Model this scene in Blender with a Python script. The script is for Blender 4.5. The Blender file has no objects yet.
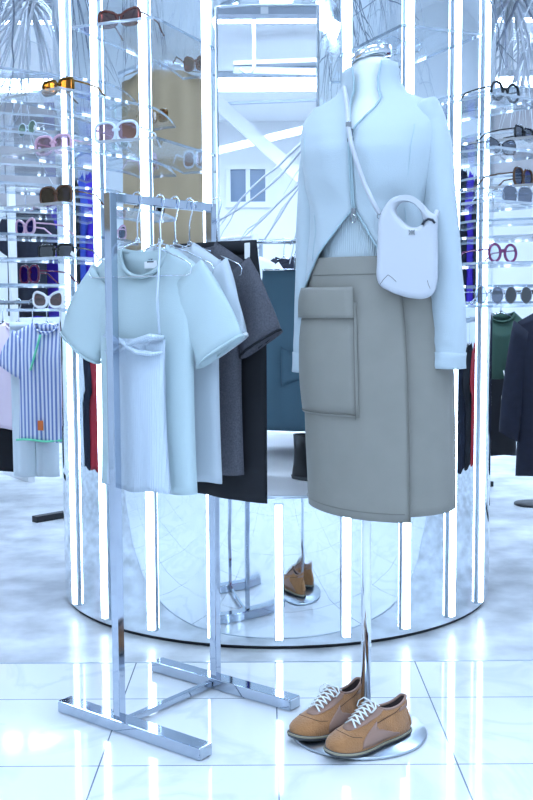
import bpy, math, random
from mathutils import Vector, Matrix
sc = bpy.context.scene
C = sc.collection
PI = math.pi
R = math.radians
random.seed(7)

# ------------------------------------------------------------------ camera
EYE, FOC = 1.05, 1050.0
TILT, ROLL = math.atan(95 / 1050), R(0.3)
ct, st = math.cos(TILT), math.sin(TILT)
cr, sr = math.cos(ROLL), math.sin(ROLL)
cam = bpy.data.objects.new('camera', bpy.data.cameras.new('camera'))
C.objects.link(cam)
Rw, Uw, Fw = Vector((1, 0, 0)), Vector((0, st, ct)), Vector((0, ct, -st))
ax, ay = Rw * cr - Uw * sr, Rw * sr + Uw * cr
m = Matrix((ax, ay, -Fw)).transposed().to_4x4()
m.translation = (0, 0, EYE)
cam.matrix_world = m
cam.data.lens = FOC / 800 * 36
cam.data.sensor_width = 36
cam.data.clip_start = 0.05
sc.camera = cam

# ------------------------------------------------------------------ light and exposure
sc.view_settings.view_transform = 'Standard'
sc.view_settings.look = 'None'
sc.view_settings.gamma = 1
sc.view_settings.use_curve_mapping = False
sc.view_settings.exposure = -0.2
w = bpy.data.worlds.new('world')
sc.world = w
w.use_nodes = True
bg = w.node_tree.nodes['Background']
bg.inputs[0].default_value = (0.56, 0.76, 1.0, 1)      # daylight of the mall through the open shop front
bg.inputs[1].default_value = 1.5
LAMP = 17.0                                              # added ceiling panels, soft fill over the front part
LAMPB = 31.0                                             # stronger added panels that brighten the background
LED = 14.0                                              # light strips on the drum
sc.cycles.max_bounces = 10
sc.cycles.transparent_max_bounces = 24
sc.cycles.use_denoising = True
sc.cycles.sample_clamp_indirect = 6
sc.cycles.caustics_reflective = False
sc.cycles.caustics_refractive = False


def at(x, y, Y):
    """world point at depth Y seen at photo pixel (x, y)"""
    dx, dy = x - 266.5, 400 - y
    u, v = (dx * cr + dy * sr) / FOC, (-dx * sr + dy * cr) / FOC
    d = Rw * u + Uw * v + Fw
    k = Y / d.y
    return Vector((d.x * k, Y, EYE + d.z * k))


# ------------------------------------------------------------------ materials
def lin(c):
    return tuple(((v / 255) / 12.92 if v / 255 <= .04045 else ((v / 255 + .055) / 1.055) ** 2.4) for v in c) + (1,)


def mat(name, col, rough=.5, metal=0, bump=0, bscale=200, var=0, vscale=8, emit=0, coat=0, sheen=0, alpha=1, spec=.5, trans=0):
    mt = bpy.data.materials.new(name)
    mt.use_nodes = True
    nt = mt.node_tree
    b = nt.nodes['Principled BSDF']
    b.inputs['Base Color'].default_value = lin(col)
    b.inputs['Roughness'].default_value = rough
    b.inputs['Metallic'].default_value = metal
    b.inputs['Specular IOR Level'].default_value = spec
    b.inputs['Coat Weight'].default_value = coat
    b.inputs['Sheen Weight'].default_value = sheen
    b.inputs['Alpha'].default_value = alpha
    b.inputs['Transmission Weight'].default_value = trans
    if emit:
        b.inputs['Emission Color'].default_value = lin(col)
        b.inputs['Emission Strength'].default_value = emit
    if bump or var:
        tc = nt.nodes.new('ShaderNodeTexCoord')
    if var:
        n = nt.nodes.new('ShaderNodeTexNoise')
        n.inputs['Scale'].default_value = vscale
        n.inputs['Detail'].default_value = 5
        nt.links.new(tc.outputs['Object'], n.inputs['Vector'])
        rp = nt.nodes.new('ShaderNodeValToRGB')
        c = lin(col)
        rp.color_ramp.elements[0].position = .3
        rp.color_ramp.elements[1].position = .7
        rp.color_ramp.elements[0].color = tuple(v * (1 - var) for v in c[:3]) + (1,)
        rp.color_ramp.elements[1].color = tuple(min(1, v * (1 + var)) for v in c[:3]) + (1,)
        nt.links.new(n.outputs['Fac'], rp.inputs[0])
        nt.links.new(rp.outputs[0], b.inputs['Base Color'])
    if bump:
        n2 = nt.nodes.new('ShaderNodeTexNoise')
        n2.inputs['Scale'].default_value = bscale
        n2.inputs['Detail'].default_value = 3
        nt.links.new(tc.outputs['Object'], n2.inputs['Vector'])
        bp = nt.nodes.new('ShaderNodeBump')
        bp.inputs['Strength'].default_value = bump
        bp.inputs['Distance'].default_value = .004
        nt.links.new(n2.outputs['Fac'], bp.inputs['Height'])
        nt.links.new(bp.outputs[0], b.inputs['Normal'])
    return mt


def wave_bump(mt, axis, scale, strength, dist=.002):
    """knitted ribs / woven stripes running along the cloth"""
    nt = mt.node_tree
    b = nt.nodes['Principled BSDF']
    tc = nt.nodes.new('ShaderNodeTexCoord')
    wv = nt.nodes.new('ShaderNodeTexWave')
    wv.bands_direction = axis
    wv.inputs['Scale'].default_value = scale
    nt.links.new(tc.outputs['Object'], wv.inputs['Vector'])
    bp = nt.nodes.new('ShaderNodeBump')
    bp.inputs['Strength'].default_value = strength
    bp.inputs['Distance'].default_value = dist
    nt.links.new(wv.outputs['Fac'], bp.inputs['Height'])
    nt.links.new(bp.outputs[0], b.inputs['Normal'])
    return wv


def stripe_mat(name, c1, c2, axis, scale, thr=.5):
    mt = mat(name, c1, .8)
    nt = mt.node_tree
    tc = nt.nodes.new('ShaderNodeTexCoord')
    wv = nt.nodes.new('ShaderNodeTexWave')
    wv.bands_direction = axis
    wv.inputs['Scale'].default_value = scale
    nt.links.new(tc.outputs['Object'], wv.inputs['Vector'])
    rp = nt.nodes.new('ShaderNodeValToRGB')
    rp.color_ramp.interpolation = 'CONSTANT'
    rp.color_ramp.elements[0].color = lin(c1)
    rp.color_ramp.elements[1].position = thr
    rp.color_ramp.elements[1].color = lin(c2)
    nt.links.new(wv.outputs['Fac'], rp.inputs[0])
    nt.links.new(rp.outputs[0], nt.nodes['Principled BSDF'].inputs['Base Color'])
    return mt


def tile_mat():
    mt = mat('white_marble_tile', (236, 238, 240), .07)
    nt = mt.node_tree
    L = nt.links.new
    b = nt.nodes['Principled BSDF']
    tc = nt.nodes.new('ShaderNodeTexCoord')
    sp = nt.nodes.new('ShaderNodeSeparateXYZ')
    L(tc.outputs['Object'], sp.inputs[0])

    def M(op, a, bb):
        n = nt.nodes.new('ShaderNodeMath')
        n.operation = op
        for i, v in enumerate((a, bb)):
            if isinstance(v, (int, float)):
                n.inputs[i].default_value = v
            else:
                L(v, n.inputs[i])
        return n.outputs[0]
    lines = []
    for out, off in (('X', .0225), ('Y', 2.321)):
        fr = M('FRACT', M('ADD', M('DIVIDE', M('SUBTRACT', sp.outputs[out], off), .411), 100.0), 0)
        dd = M('MINIMUM', fr, M('SUBTRACT', 1.0, fr))
        lines.append(M('LESS_THAN', dd, .0042))
    ln = M('MAXIMUM', lines[0], lines[1])
    n = nt.nodes.new('ShaderNodeTexNoise')
    n.inputs['Scale'].default_value = 2.2
    n.inputs['Detail'].default_value = 8
    n.inputs['Distortion'].default_value = 1.6
    L(tc.outputs['Object'], n.inputs['Vector'])
    rp = nt.nodes.new('ShaderNodeValToRGB')
    e = rp.color_ramp.elements
    e[0].position = .40
    e[0].color = lin((240, 242, 244))
    e[1].position = .52
    e[1].color = lin((240, 242, 244))
    k = e.new(.46)
    k.color = lin((226, 230, 234))
    L(n.outputs['Fac'], rp.inputs[0])
    mx = nt.nodes.new('ShaderNodeMixRGB')
    L(ln, mx.inputs[0])
    L(rp.outputs[0], mx.inputs[1])
    mx.inputs[2].default_value = lin((120, 130, 140))
    L(mx.outputs[0], b.inputs['Base Color'])
    return mt


def mirror_mat():
    mt = mat('mirror_polished_steel', (226, 234, 240), .03, 1)
    nt = mt.node_tree
    b = nt.nodes['Principled BSDF']
    tc = nt.nodes.new('ShaderNodeTexCoord')
    n = nt.nodes.new('ShaderNodeTexNoise')
    n.inputs['Scale'].default_value = 5
    n.inputs['Detail'].default_value = 2
    nt.links.new(tc.outputs['Object'], n.inputs['Vector'])
    bp = nt.nodes.new('ShaderNodeBump')
    bp.inputs['Strength'].default_value = .05
    bp.inputs['Distance'].default_value = .02
    nt.links.new(n.outputs['Fac'], bp.inputs['Height'])
    nt.links.new(bp.outputs[0], b.inputs['Normal'])
    n2 = nt.nodes.new('ShaderNodeTexNoise')                 # scuffs
    n2.inputs['Scale'].default_value = 9
    n2.inputs['Detail'].default_value = 9
    nt.links.new(tc.outputs['Object'], n2.inputs['Vector'])
    rp = nt.nodes.new('ShaderNodeValToRGB')
    rp.color_ramp.elements[0].position = .5
    rp.color_ramp.elements[0].color = (.02, .02, .02, 1)
    rp.color_ramp.elements[1].position = .75
    rp.color_ramp.elements[1].color = (.14, .14, .14, 1)
    nt.links.new(n2.outputs['Fac'], rp.inputs[0])
    nt.links.new(rp.outputs[0], b.inputs['Roughness'])
    return mt


def acrylic_mat(name, tint, gloss=.10, white=.05):
    mt = bpy.data.materials.new(name)
    mt.use_nodes = True
    nt = mt.node_tree
    nt.nodes.clear()
    L = nt.links.new
    o = nt.nodes.new('ShaderNodeOutputMaterial')
    tr = nt.nodes.new('ShaderNodeBsdfTransparent')
    tr.inputs[0].default_value = tint
    gl = nt.nodes.new('ShaderNodeBsdfGlossy')
    gl.inputs['Roughness'].default_value = .03
    df = nt.nodes.new('ShaderNodeBsdfDiffuse')
    df.inputs[0].default_value = (.8, .9, 1, 1)
    lw0 = nt.nodes.new('ShaderNodeLayerWeight')
    lw0.inputs[0].default_value = .5
    lw = nt.nodes.new('ShaderNodeMath')
    lw.operation = 'POWER'
    lw.inputs[1].default_value = 5
    nt.links.new(lw0.outputs['Facing'], lw.inputs[0])
    lm = nt.nodes.new('ShaderNodeMath')
    lm.operation = 'MULTIPLY'
    lm.inputs[1].default_value = .45
    nt.links.new(lw.outputs[0], lm.inputs[0])
    lw = lm
    m1 = nt.nodes.new('ShaderNodeMixShader')
    m1.inputs[0].default_value = white
    L(tr.outputs[0], m1.inputs[1])
    L(df.outputs[0], m1.inputs[2])
    mth = nt.nodes.new('ShaderNodeMath')
    mth.operation = 'ADD'
    mth.inputs[1].default_value = gloss
    L(lw.outputs[0], mth.inputs[0])
    m2 = nt.nodes.new('ShaderNodeMixShader')
    L(mth.outputs[0], m2.inputs[0])
    L(m1.outputs[0], m2.inputs[1])
    L(gl.outputs[0], m2.inputs[2])
    L(m2.outputs[0], o.inputs[0])
    return mt


M = dict(
    tile=tile_mat(),
    concrete=mat('polished_concrete', (200, 203, 206), .30, bump=.4, bscale=16, var=.34, vscale=5.5),
    wall=mat('white_plaster', (238, 240, 241), .7, bump=.05),
    greywall=mat('taupe_plaster', (150, 148, 150), .7, var=.1),
    ceil=mat('white_ceiling_paint', (238, 240, 242), .8),
    mirror=mirror_mat(),
    chrome=mat('chrome', (225, 230, 236), .05, 1),
    rackchrome=mat('rack_chrome', (184, 193, 206), .07, 1),
    steel=mat('brushed_steel', (190, 198, 206), .28, 1),
    led=mat('cool_white_led', (205, 229, 255), .5, emit=LED),
    lamp=mat('fill_diffuser', (199, 224, 255), .5, emit=LAMP),
    lampb=mat('strong_fill_diffuser', (199, 224, 255), .5, emit=LAMPB),
    acryl=acrylic_mat('clear_acrylic', (.97, .985, 1, 1), .045, .02),
    acryledge=acrylic_mat('acrylic_edge', (.48, .60, .74, 1), .40, .35),
    plinth=mat('dark_plinth', (24, 26, 32), .5),
    sill=mat('white_laminate', (232, 232, 234), .3),
    jacket=mat('aqua_jersey', (180, 192, 198), .85, bump=.25, bscale=500, sheen=.2),
    jacketin=mat('deep_aqua_facing', (116, 176, 178), .85),
    tank=mat('pale_rib_jersey', (184, 196, 201), .85),
    white=mat('white_cotton', (238, 242, 245), .85, bump=.2, bscale=500),
    zipm=mat('aqua_zip_teeth', (164, 186, 193), .4),
    skirt=mat('taupe_twill', (132, 129, 121), .62, bump=.12, bscale=600, var=.03, vscale=20),
    stitch=mat('taupe_stitch', (112, 108, 100), .8),
    bag=mat('pale_blue_leather', (188, 190, 196), .38, bump=.06, bscale=300),
    bagin=mat('bag_lining', (40, 44, 54), .7),
    metal=mat('silver_metal', (150, 152, 156), .2, 1),
    manq=mat('mannequin_fabric', (232, 236, 238), .8),
    suede=mat('tan_suede', (166, 116, 72), .95, bump=.5, bscale=260, var=.16, vscale=26, sheen=.3),
    eyestay=mat('rose_taupe_leather', (158, 124, 108), .6, bump=.1, bscale=300),
    lining=mat('dark_brown_lining', (58, 44, 42), .9),
    sole=mat('grey_rubber', (70, 72, 74), .7),
    gum=mat('gum_rubber_edge', (150, 142, 120), .6),
    lace=mat('white_lace', (242, 243, 240), .9, bump=.3, bscale=700),
    teeA=mat('mint_cotton', (182, 199, 202), .9, bump=.2, bscale=450),
    teeB=mat('ice_cotton', (194, 203, 210), .9, bump=.2, bscale=450),
    teeG=mat('marl_grey_cotton', (84, 84, 92), .95, bump=.3, bscale=500, var=.22, vscale=260),
    black=mat('black_wool', (14, 16, 24), .8),
    cami=mat('ice_blue_rib', (198, 210, 222), .85),
    label=mat('white_label', (240, 242, 245), .7),
    ink=mat('dark_ink', (52, 58, 72), .7),
    teal=mat('slate_teal_twill', (92, 126, 146), .8, var=.05),
    navy=mat('navy_wool', (22, 27, 44), .85, var=.15, vscale=30),
    purple=mat('violet_cloth', (70, 40, 190), .75),
    blue=mat('cobalt_cloth', (60, 84, 190), .8),
    red=mat('red_leather', (176, 34, 46), .5),
    pink=mat('pale_pink_cloth', (240, 222, 234), .85),
    green=mat('bottle_green_cloth', (64, 96, 82), .8),
    olive=mat('camouflage_cloth', (92, 104, 62), .85, var=.5, vscale=14),
    ice=mat('washed_denim', (224, 234, 238), .85),
    orange=mat('orange_patch', (226, 120, 60), .8),
    mint=mat('mint_trim', (120, 222, 180), .8),
    beige=mat('beige_curtain', (188, 162, 128), .9),
    shirt=stripe_mat('blue_white_stripe', (232, 236, 244), (120, 140, 196), 'X', 14),
    twig=mat('bleached_twig', (206, 212, 220), .9),
    twigd=mat('grey_twig', (128, 136, 150), .9),
    tag=mat('white_card_tag', (246, 246, 246), .7),
    boot=mat('black_leather', (14, 14, 18), .35),
    dusk=mat('dull_blue_pane', (120, 138, 160), .2),
    duct=mat('pale_grey_duct', (176, 186, 198), .5),
)
wave_bump(M['tank'], 'X', 60, .7)
wave_bump(M['cami'], 'X', 55, .55)
for k_, c_ in dict(brown=(92, 46, 40), black=(12, 12, 16), gold=(120, 88, 40), rose=(222, 178, 198), clear=(214, 226, 238), tort=(84, 52, 28), white=(240, 240, 242), wine=(96, 30, 56), plum=(120, 44, 96), silver=(176, 182, 190)).items():
    M['f_' + k_] = mat('frame_' + k_, c_, .15, 1 if k_ in ('silver', 'gold') else 0)
for k_, c_ in dict(dark=(.05, .05, .07, 1), brown=(.35, .16, .14, 1), grey=(.35, .38, .45, 1), clear=(.92, .95, .98, 1), plum=(.3, .08, .2, 1), pink=(.72, .58, .66, 1), green=(.45, .6, .45, 1), bronze=(.55, .3, .08, 1)).items():
    M['l_' + k_] = acrylic_mat('lens_' + k_, c_, .12, .0)


# ------------------------------------------------------------------ mesh helpers
class MB:
    def __init__(s):
        s.v, s.f, s.mi = [], [], []

    def add(s, vs, fs, mi=0):
        o = len(s.v)
        s.v += [tuple(p) for p in vs]
        s.f += [tuple(i + o for i in f) for f in fs]
        s.mi += [mi] * len(fs)
        return s

    def box(s, c, d, rot=None, mi=0):
        x, y, z = d[0] / 2, d[1] / 2, d[2] / 2
        vs = [Vector((a * x, b * y, e * z)) for a in (-1, 1) for b in (-1, 1) for e in (-1, 1)]
        if rot is not None:
            vs = [rot @ p for p in vs]
        vs = [p + Vector(c) for p in vs]
        return s.add(vs, [(0, 1, 3, 2), (4, 6, 7, 5), (0, 4, 5, 1), (2, 3, 7, 6), (0, 2, 6, 4), (1, 5, 7, 3)], mi)

    def bar(s, a, b, wdt, h, mi=0, up=Vector((0, 0, 1))):
        a, b = Vector(a), Vector(b)
        d = (b - a)
        L = d.length
        d.normalize()
        side = d.cross(up)
        if side.length < 1e-4:
            side = Vector((1, 0, 0))
        side.normalize()
        u2 = side.cross(d)
        rot = Matrix((side, d, u2)).transposed()
        return s.box((a + b) / 2, (wdt, L, h), rot, mi)

    def tube(s, pts, r, n=8, closed=False, mi=0, cap=True, flat=1.0):
        pts = [Vector(p) for p in pts]
        N = len(pts)
        rr = r if isinstance(r, (list, tuple)) else [r] * N
        rings = []
        prev = None
        for i, p in enumerate(pts):
            if closed:
                t = pts[(i + 1) % N] - pts[i - 1]
            else:
                t = pts[min(i + 1, N - 1)] - pts[max(i - 1, 0)]
            if t.length < 1e-9:
                t = Vector((0, 0, 1))
            t.normalize()
            if prev is None:
                ref = Vector((0, 0, 1)) if abs(t.z) < .9 else Vector((0, 1, 0))
                a = t.cross(ref).normalized()
            else:
                a = (prev - t * prev.dot(t))
                a = a.normalized() if a.length > 1e-6 else t.orthogonal().normalized()
            prev = a
            b = t.cross(a)
            rings.append([p + (a * math.cos(2 * PI * k / n) + b * math.sin(2 * PI * k / n) * flat) * rr[i] for k in range(n)])
        return s.loft(rings, closed, mi, cap)

    def loft(s, rings, closed=False, mi=0, cap=True, open_ring=False):
        n = len(rings[0])
        vs = [p for r in rings for p in r]
        fs = []
        N = len(rings)
        for i in range(N if closed else N - 1):
            j = (i + 1) % N
            for k in range(n - 1 if open_ring else n):
                l = (k + 1) % n
                fs.append((i * n + k, i * n + l, j * n + l, j * n + k))
        if cap and not closed and not open_ring:
            fs.append(tuple(range(n))[::-1])
            fs.append(tuple((N - 1) * n + k for k in range(n)))
        return s.add(vs, fs, mi)

    def grid(s, rows, mi=0):
        return s.loft(rows, False, mi, False, True)

    def prism(s, poly, ext, mi=0):
        """extrude a planar polygon by the vector ext"""
        n = len(poly)
        e = Vector(ext)
        vs = [Vector(p) for p in poly] + [Vector(p) + e for p in poly]
        fs = [tuple(range(n))[::-1], tuple(range(n, 2 * n))] + [(i, (i + 1) % n, n + (i + 1) % n, n + i) for i in range(n)]
        return s.add(vs, fs, mi)

    def build(s, name, mats, parent=None, smooth=True, bev=0, sol=0, sub=0, off=-1):
        me = bpy.data.meshes.new(name)
        me.from_pydata(s.v, [], s.f)
        for mm in (mats if isinstance(mats, (list, tuple)) else [mats]):
            me.materials.append(mm)
        me.polygons.foreach_set('material_index', s.mi)
        me.polygons.foreach_set('use_smooth', [smooth] * len(s.f))
        me.update()
        o = bpy.data.objects.new(name, me)
        C.objects.link(o)
        if parent:
            o.parent = parent
        if sol:
            md = o.modifiers.new('thick', 'SOLIDIFY')
            md.thickness = sol
            md.offset = off
        if bev:
            md = o.modifiers.new('bev', 'BEVEL')
            md.width = bev
            md.segments = 2
            md.limit_method = 'ANGLE'
        if sub:
            md = o.modifiers.new('sub', 'SUBSURF')
            md.levels = md.render_levels = sub
        return o


def curve_solid(splines, ext, bevel, res=6):
    """2D outlines (first = outer, others = holes) -> a rounded solid in the x/z plane, as an MB"""
    cu = bpy.data.curves.new('tmp', 'CURVE')
    cu.dimensions = '2D'
    cu.fill_mode = 'BOTH'
    cu.extrude = ext
    cu.bevel_depth = bevel
    cu.bevel_resolution = 3
    cu.offset = -bevel
    cu.resolution_u = res
    for pts in splines:
        sp = cu.splines.new('BEZIER')
        sp.bezier_points.add(len(pts) - 1)
        for bpnt, (x, z) in zip(sp.bezier_points, pts):
            bpnt.co = (x, z, 0)
            bpnt.handle_left_type = bpnt.handle_right_type = 'AUTO'
        sp.use_cyclic_u = True
    o = bpy.data.objects.new('tmp', cu)
    C.objects.link(o)
    dg = bpy.context.evaluated_depsgraph_get()
    me = bpy.data.meshes.new_from_object(o.evaluated_get(dg))
    mb = MB()
    mb.add([(v.co.x, -v.co.z, v.co.y) for v in me.vertices], [tuple(p.vertices) for p in me.polygons])
    bpy.data.objects.remove(o)
    bpy.data.curves.remove(cu)
    bpy.data.meshes.remove(me)
    return mb


def tag(o, label, cat, group=None):
    o['label'] = label
    o['category'] = cat
    if group:
        o['group'] = group
    return o


def thing(name, label, cat, loc=(0, 0, 0), rz=0, group=None):
    o = bpy.data.objects.new(name, None)
    o.empty_display_size = .05
    C.objects.link(o)
    o.location = loc
    o.rotation_euler = (0, 0, rz)
    return tag(o, label, cat, group)


def struct(name, mb, m_, label=None, smooth=False):
    o = mb.build(name, m_, smooth=smooth)
    o['kind'] = 'structure'
    if label:
        o['label'] = label
        o['category'] = name.split('_')[0]
    return o


def lerp(a, b, t):
    return a + (b - a) * t


def interp(tab, z):
    """piecewise-linear (smoothed) lookup in rows (z, v1, v2, ...) sorted by z"""
    if z <= tab[0][0]:
        return tab[0][1:]
    for a, b in zip(tab, tab[1:]):
        if z <= b[0]:
            t = (z - a[0]) / (b[0] - a[0])
            t = t * t * (3 - 2 * t) * .5 + t * .5
            return tuple(lerp(p, q, t) for p, q in zip(a[1:], b[1:]))
    return tab[-1][1:]


# ------------------------------------------------------------------ room
XW, Y0, Y1, ZC, YT = 4.6, -4.0, 12.0, 3.1, 3.019
struct('floor', MB().box((0, (Y0 + YT) / 2, -.05), (2 * XW, YT - Y0, .1)), M['tile'], 'white marble tile floor with thin grout lines, in front of the mirrored drum')
struct('floor.001', MB().box((0, (Y1 + YT) / 2, -.05), (2 * XW, Y1 - YT, .1)), M['concrete'], 'pale mottled concrete floor under the mirrored drum and behind it')
struct('trim_1', MB().box((0, YT, .0005), (2 * XW, .006, .003)), M['steel'], 'thin metal joint strip between tiles and concrete')
struct('ceiling', MB().box((0, (Y0 + Y1) / 2, ZC + .05), (2 * XW, Y1 - Y0, .1)), M['ceil'], 'pale ceiling seen through the tall opening')
struct('wall_back', MB().box((0, Y1 + .05, ZC / 2), (2 * XW, .1, ZC)), M['wall'], 'pale wall far behind the drum')
struct('wall_left', MB().box((-XW - .05, (Y0 + Y1) / 2, ZC / 2), (.1, Y1 - Y0, ZC)), M['wall'], 'white wall on the left of the shop')
struct('wall_right', MB().box((XW + .05, (Y0 + Y1) / 2, ZC / 2), (.1, Y1 - Y0, ZC)), M['wall'], 'white wall on the right of the shop')


def fill_panel(x, y, label, grp=None):  # panels added to light the shop softly, no such fixtures seen
    t = thing('added_ceiling_light', label, 'added ceiling light', (x, y, ZC), 0, grp)
    f_ = MB()
    for a, b in ((( -.62, 0), (.03, .66)), ((.62, 0), (.03, .66)), ((0, .315), (1.24, .03)), ((0, -.315), (1.24, .03))):
        f_.box((a[0], a[1], -.025), (b[0], b[1], .05))
    f_.build('frame', M['steel'], t, smooth=False)
    MB().box((0, 0, -.02), (1.21, .6, .02)).build('diffuser', M['lamp' if y < 3 else 'lampb'], t, smooth=False)


for x in (-1.9, 0.1, 2.1):
    for y in (-1.0, 1.6, 5.0, 7.4, 9.8):
        fill_panel(x, y, 'rectangular light panel added on the ceiling as soft fill over the shop floor', 'added ceiling light panels')

# ------------------------------------------------------------------ mirrored drum with light strips and acrylic shelves
DC = Vector((.035, 3.917, 0))
DR, DH = .79, 2.95


def dp(th, r=DR, z=0):
    return Vector((DC.x + r * math.sin(th), DC.y - r * math.cos(th), z))


OL, OR_, OZ0, OZ1 = -12.8, 8.7, .473, 1.914
drum = thing('display_drum', 'large round mirrored display drum with glowing vertical light strips and clear shelves', 'display fixture', DC)
dm = MB()
angs = sorted(set([OL, OR_, 155, 205] + [a for a in [i * 3.75 - 180 + 15 for i in range(96)] if not (OL - 1.5 < a < OR_ + 1.5) or OL + 1.5 < a < OR_ - 1.5]))
angs = sorted(set(((a + 90) % 360) - 90 for a in angs))
zs = [.012, OZ0, OZ1, 2.35, DH]
for i, a in enumerate(angs):
    b = angs[(i + 1) % len(angs)]
    if i == len(angs) - 1:
        b += 360
    mid = ((a + b) / 2 + 90) % 360 - 90
    for z0, z1 in zip(zs, zs[1:]):
        if OL < mid < OR_ and z0 >= OZ0 and z1 <= OZ1:
            continue
        if 155 < mid < 205 and OZ0 <= z0 and z1 <= 2.35:
            continue
        q = [dp(R(a), DR, z0) - DC, dp(R(b), DR, z0) - DC, dp(R(b), DR, z1) - DC, dp(R(a), DR, z1) - DC]
        dm.add(q, [(0, 1, 2, 3)])
shell = dm.build('mirror_shell', M['mirror'], drum, smooth=True)
# weld so the curved mirror shades smoothly
import bmesh
bm_ = bmesh.new()
bm_.from_mesh(shell.data)
bmesh.ops.remove_doubles(bm_, verts=bm_.verts, dist=1e-4)
bm_.to_mesh(shell.data)
bm_.free()
bs = MB()
bs.loft([[Vector((r_ * math.sin(2 * PI * k / 96), -r_ * math.cos(2 * PI * k / 96), z)) for k in range(96)] for r_, z in ((DR - .008, 0), (DR - .008, .02))])
bs.build('plinth', M['plinth'], drum)
sl = MB()
sl.loft([[Vector(((DR - .006) * math.sin(2 * PI * k / 96), -(DR - .006) * math.cos(2 * PI * k / 96), z)) for k in range(96)] for z in (OZ0 - .03, OZ0)])
sl.build('inner_deck', M['sill'], drum)
fr = MB()
for a in (OL, OR_):
    fr.bar(dp(R(a), DR + .002, OZ0) - DC, dp(R(a), DR + .002, OZ1) - DC, .008, .012)
for z in (OZ0, OZ1):
    fr.tube([dp(R(lerp(OL, OR_, k / 8)), DR + .002, z) - DC for k in range(9)], .005, 6)
fr.build('opening_frame', M['steel'], drum)
ROD_Y, ROD_Z = 4.25, 1.30
MB().tube([(-.6, ROD_Y - DC.y, ROD_Z), (.6, ROD_Y - DC.y, ROD_Z)], .007, 10).build('hanging_rod', M['chrome'], drum)
for i in range(-4, 5):
    th = R(15 * i)
    a = -th
    rot = Matrix.Rotation(th, 3, 'Z')
    segs = [(.03, DH)] if i else [(.03, OZ0 - .02), (OZ1 + .02, DH)]
    for z0, z1 in segs:
        ch = MB().box(dp(th, DR + .004) - DC + Vector((0, 0, (z0 + z1) / 2)), (.030, .008, z1 - z0), rot).build('strip_channel', M['steel'], drum, smooth=False)
        MB().box(dp(th, DR + .011) - DC + Vector((0, 0, (z0 + z1) / 2)), (.021, .012, z1 - z0 - .01), rot).build('light_strip', M['led'], ch, smooth=False)

for i in (-65, -42, 40, 65):                        # unseen strips added inside the drum to brighten the teal skirt
    th = R(i)
    MB().box(dp(th, DR - .010) - DC + Vector((0, 0, 1.2)), (.02, .012, 1.36), Matrix.Rotation(th, 3, 'Z')).build('added_inner_strip', M['led'], drum, smooth=False)
SHELF_W, SHELF_D = .25, .36


def shelf_pt(phi, out, tang, z):
    """point on the shelf at angle phi (deg): out metres from the drum face, tang metres along the tangent"""
    p = R(phi)
    r_ = DR * math.cos(R(7.5)) + out
    return Vector((DC.x + r_ * math.sin(p) + tang * math.cos(p), DC.y - r_ * math.cos(p) + tang * math.sin(p), z))


def shelf(phi, z):
    poly = [shelf_pt(phi, -.0, -SHELF_W / 2, z) - DC, shelf_pt(phi, SHELF_D, -SHELF_W / 2, z) - DC, shelf_pt(phi, SHELF_D, SHELF_W / 2, z) - DC, shelf_pt(phi, 0, SHELF_W / 2, z) - DC]
    mb = MB().prism(poly, (0, 0, .008))
    mb.mi = [0, 0, 1, 1, 1, 1]
    mb.build('acrylic_shelf', [M['acryl'], M['acryledge']], drum, smooth=False)


SHELVES = {-22.5: (1.794, 1.486), -37.5: (1.64, 1.48, 1.33, 1.18, 1.035), -52.5: (1.74, 1.56, 1.41, 1.26, 1.11), -67.5: (1.66, 1.50, 1.35, 1.20, 1.06),
           22.5: (1.77,), 37.5: (1.62, 1.475, 1.33, 1.16, 1.04), 52.5: (1.69, 1.54, 1.40, 1.25, 1.10), 67.5: (1.60, 1.46, 1.32, 1.18, 1.05)}
for phi, zz in SHELVES.items():
    for z in zz:
        shelf(phi, z)


# ------------------------------------------------------------------ sunglasses
def lens_path(cx, shape, n=28):
    out = []
    rw, rh, e = dict(round=(.025, .025, 1.0), rect=(.029, .019, .55), cat=(.030, .021, .75), oval=(.027, .019, 1.0), big=(.032, .026, .7))[shape]
    for k in range(n):
        a = 2 * PI * k / n
        c_, s_ = math.cos(a), math.sin(a)
        x = rw * math.copysign(abs(c_) ** e, c_)
        z = rh * math.copysign(abs(s_) ** e, s_)
        if shape == 'cat' and z > 0:
            z *= 1 + .35 * (x / rw) * (1 if cx > 0 else -1)
        out.append((cx + x, z))
    return out, rh


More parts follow.
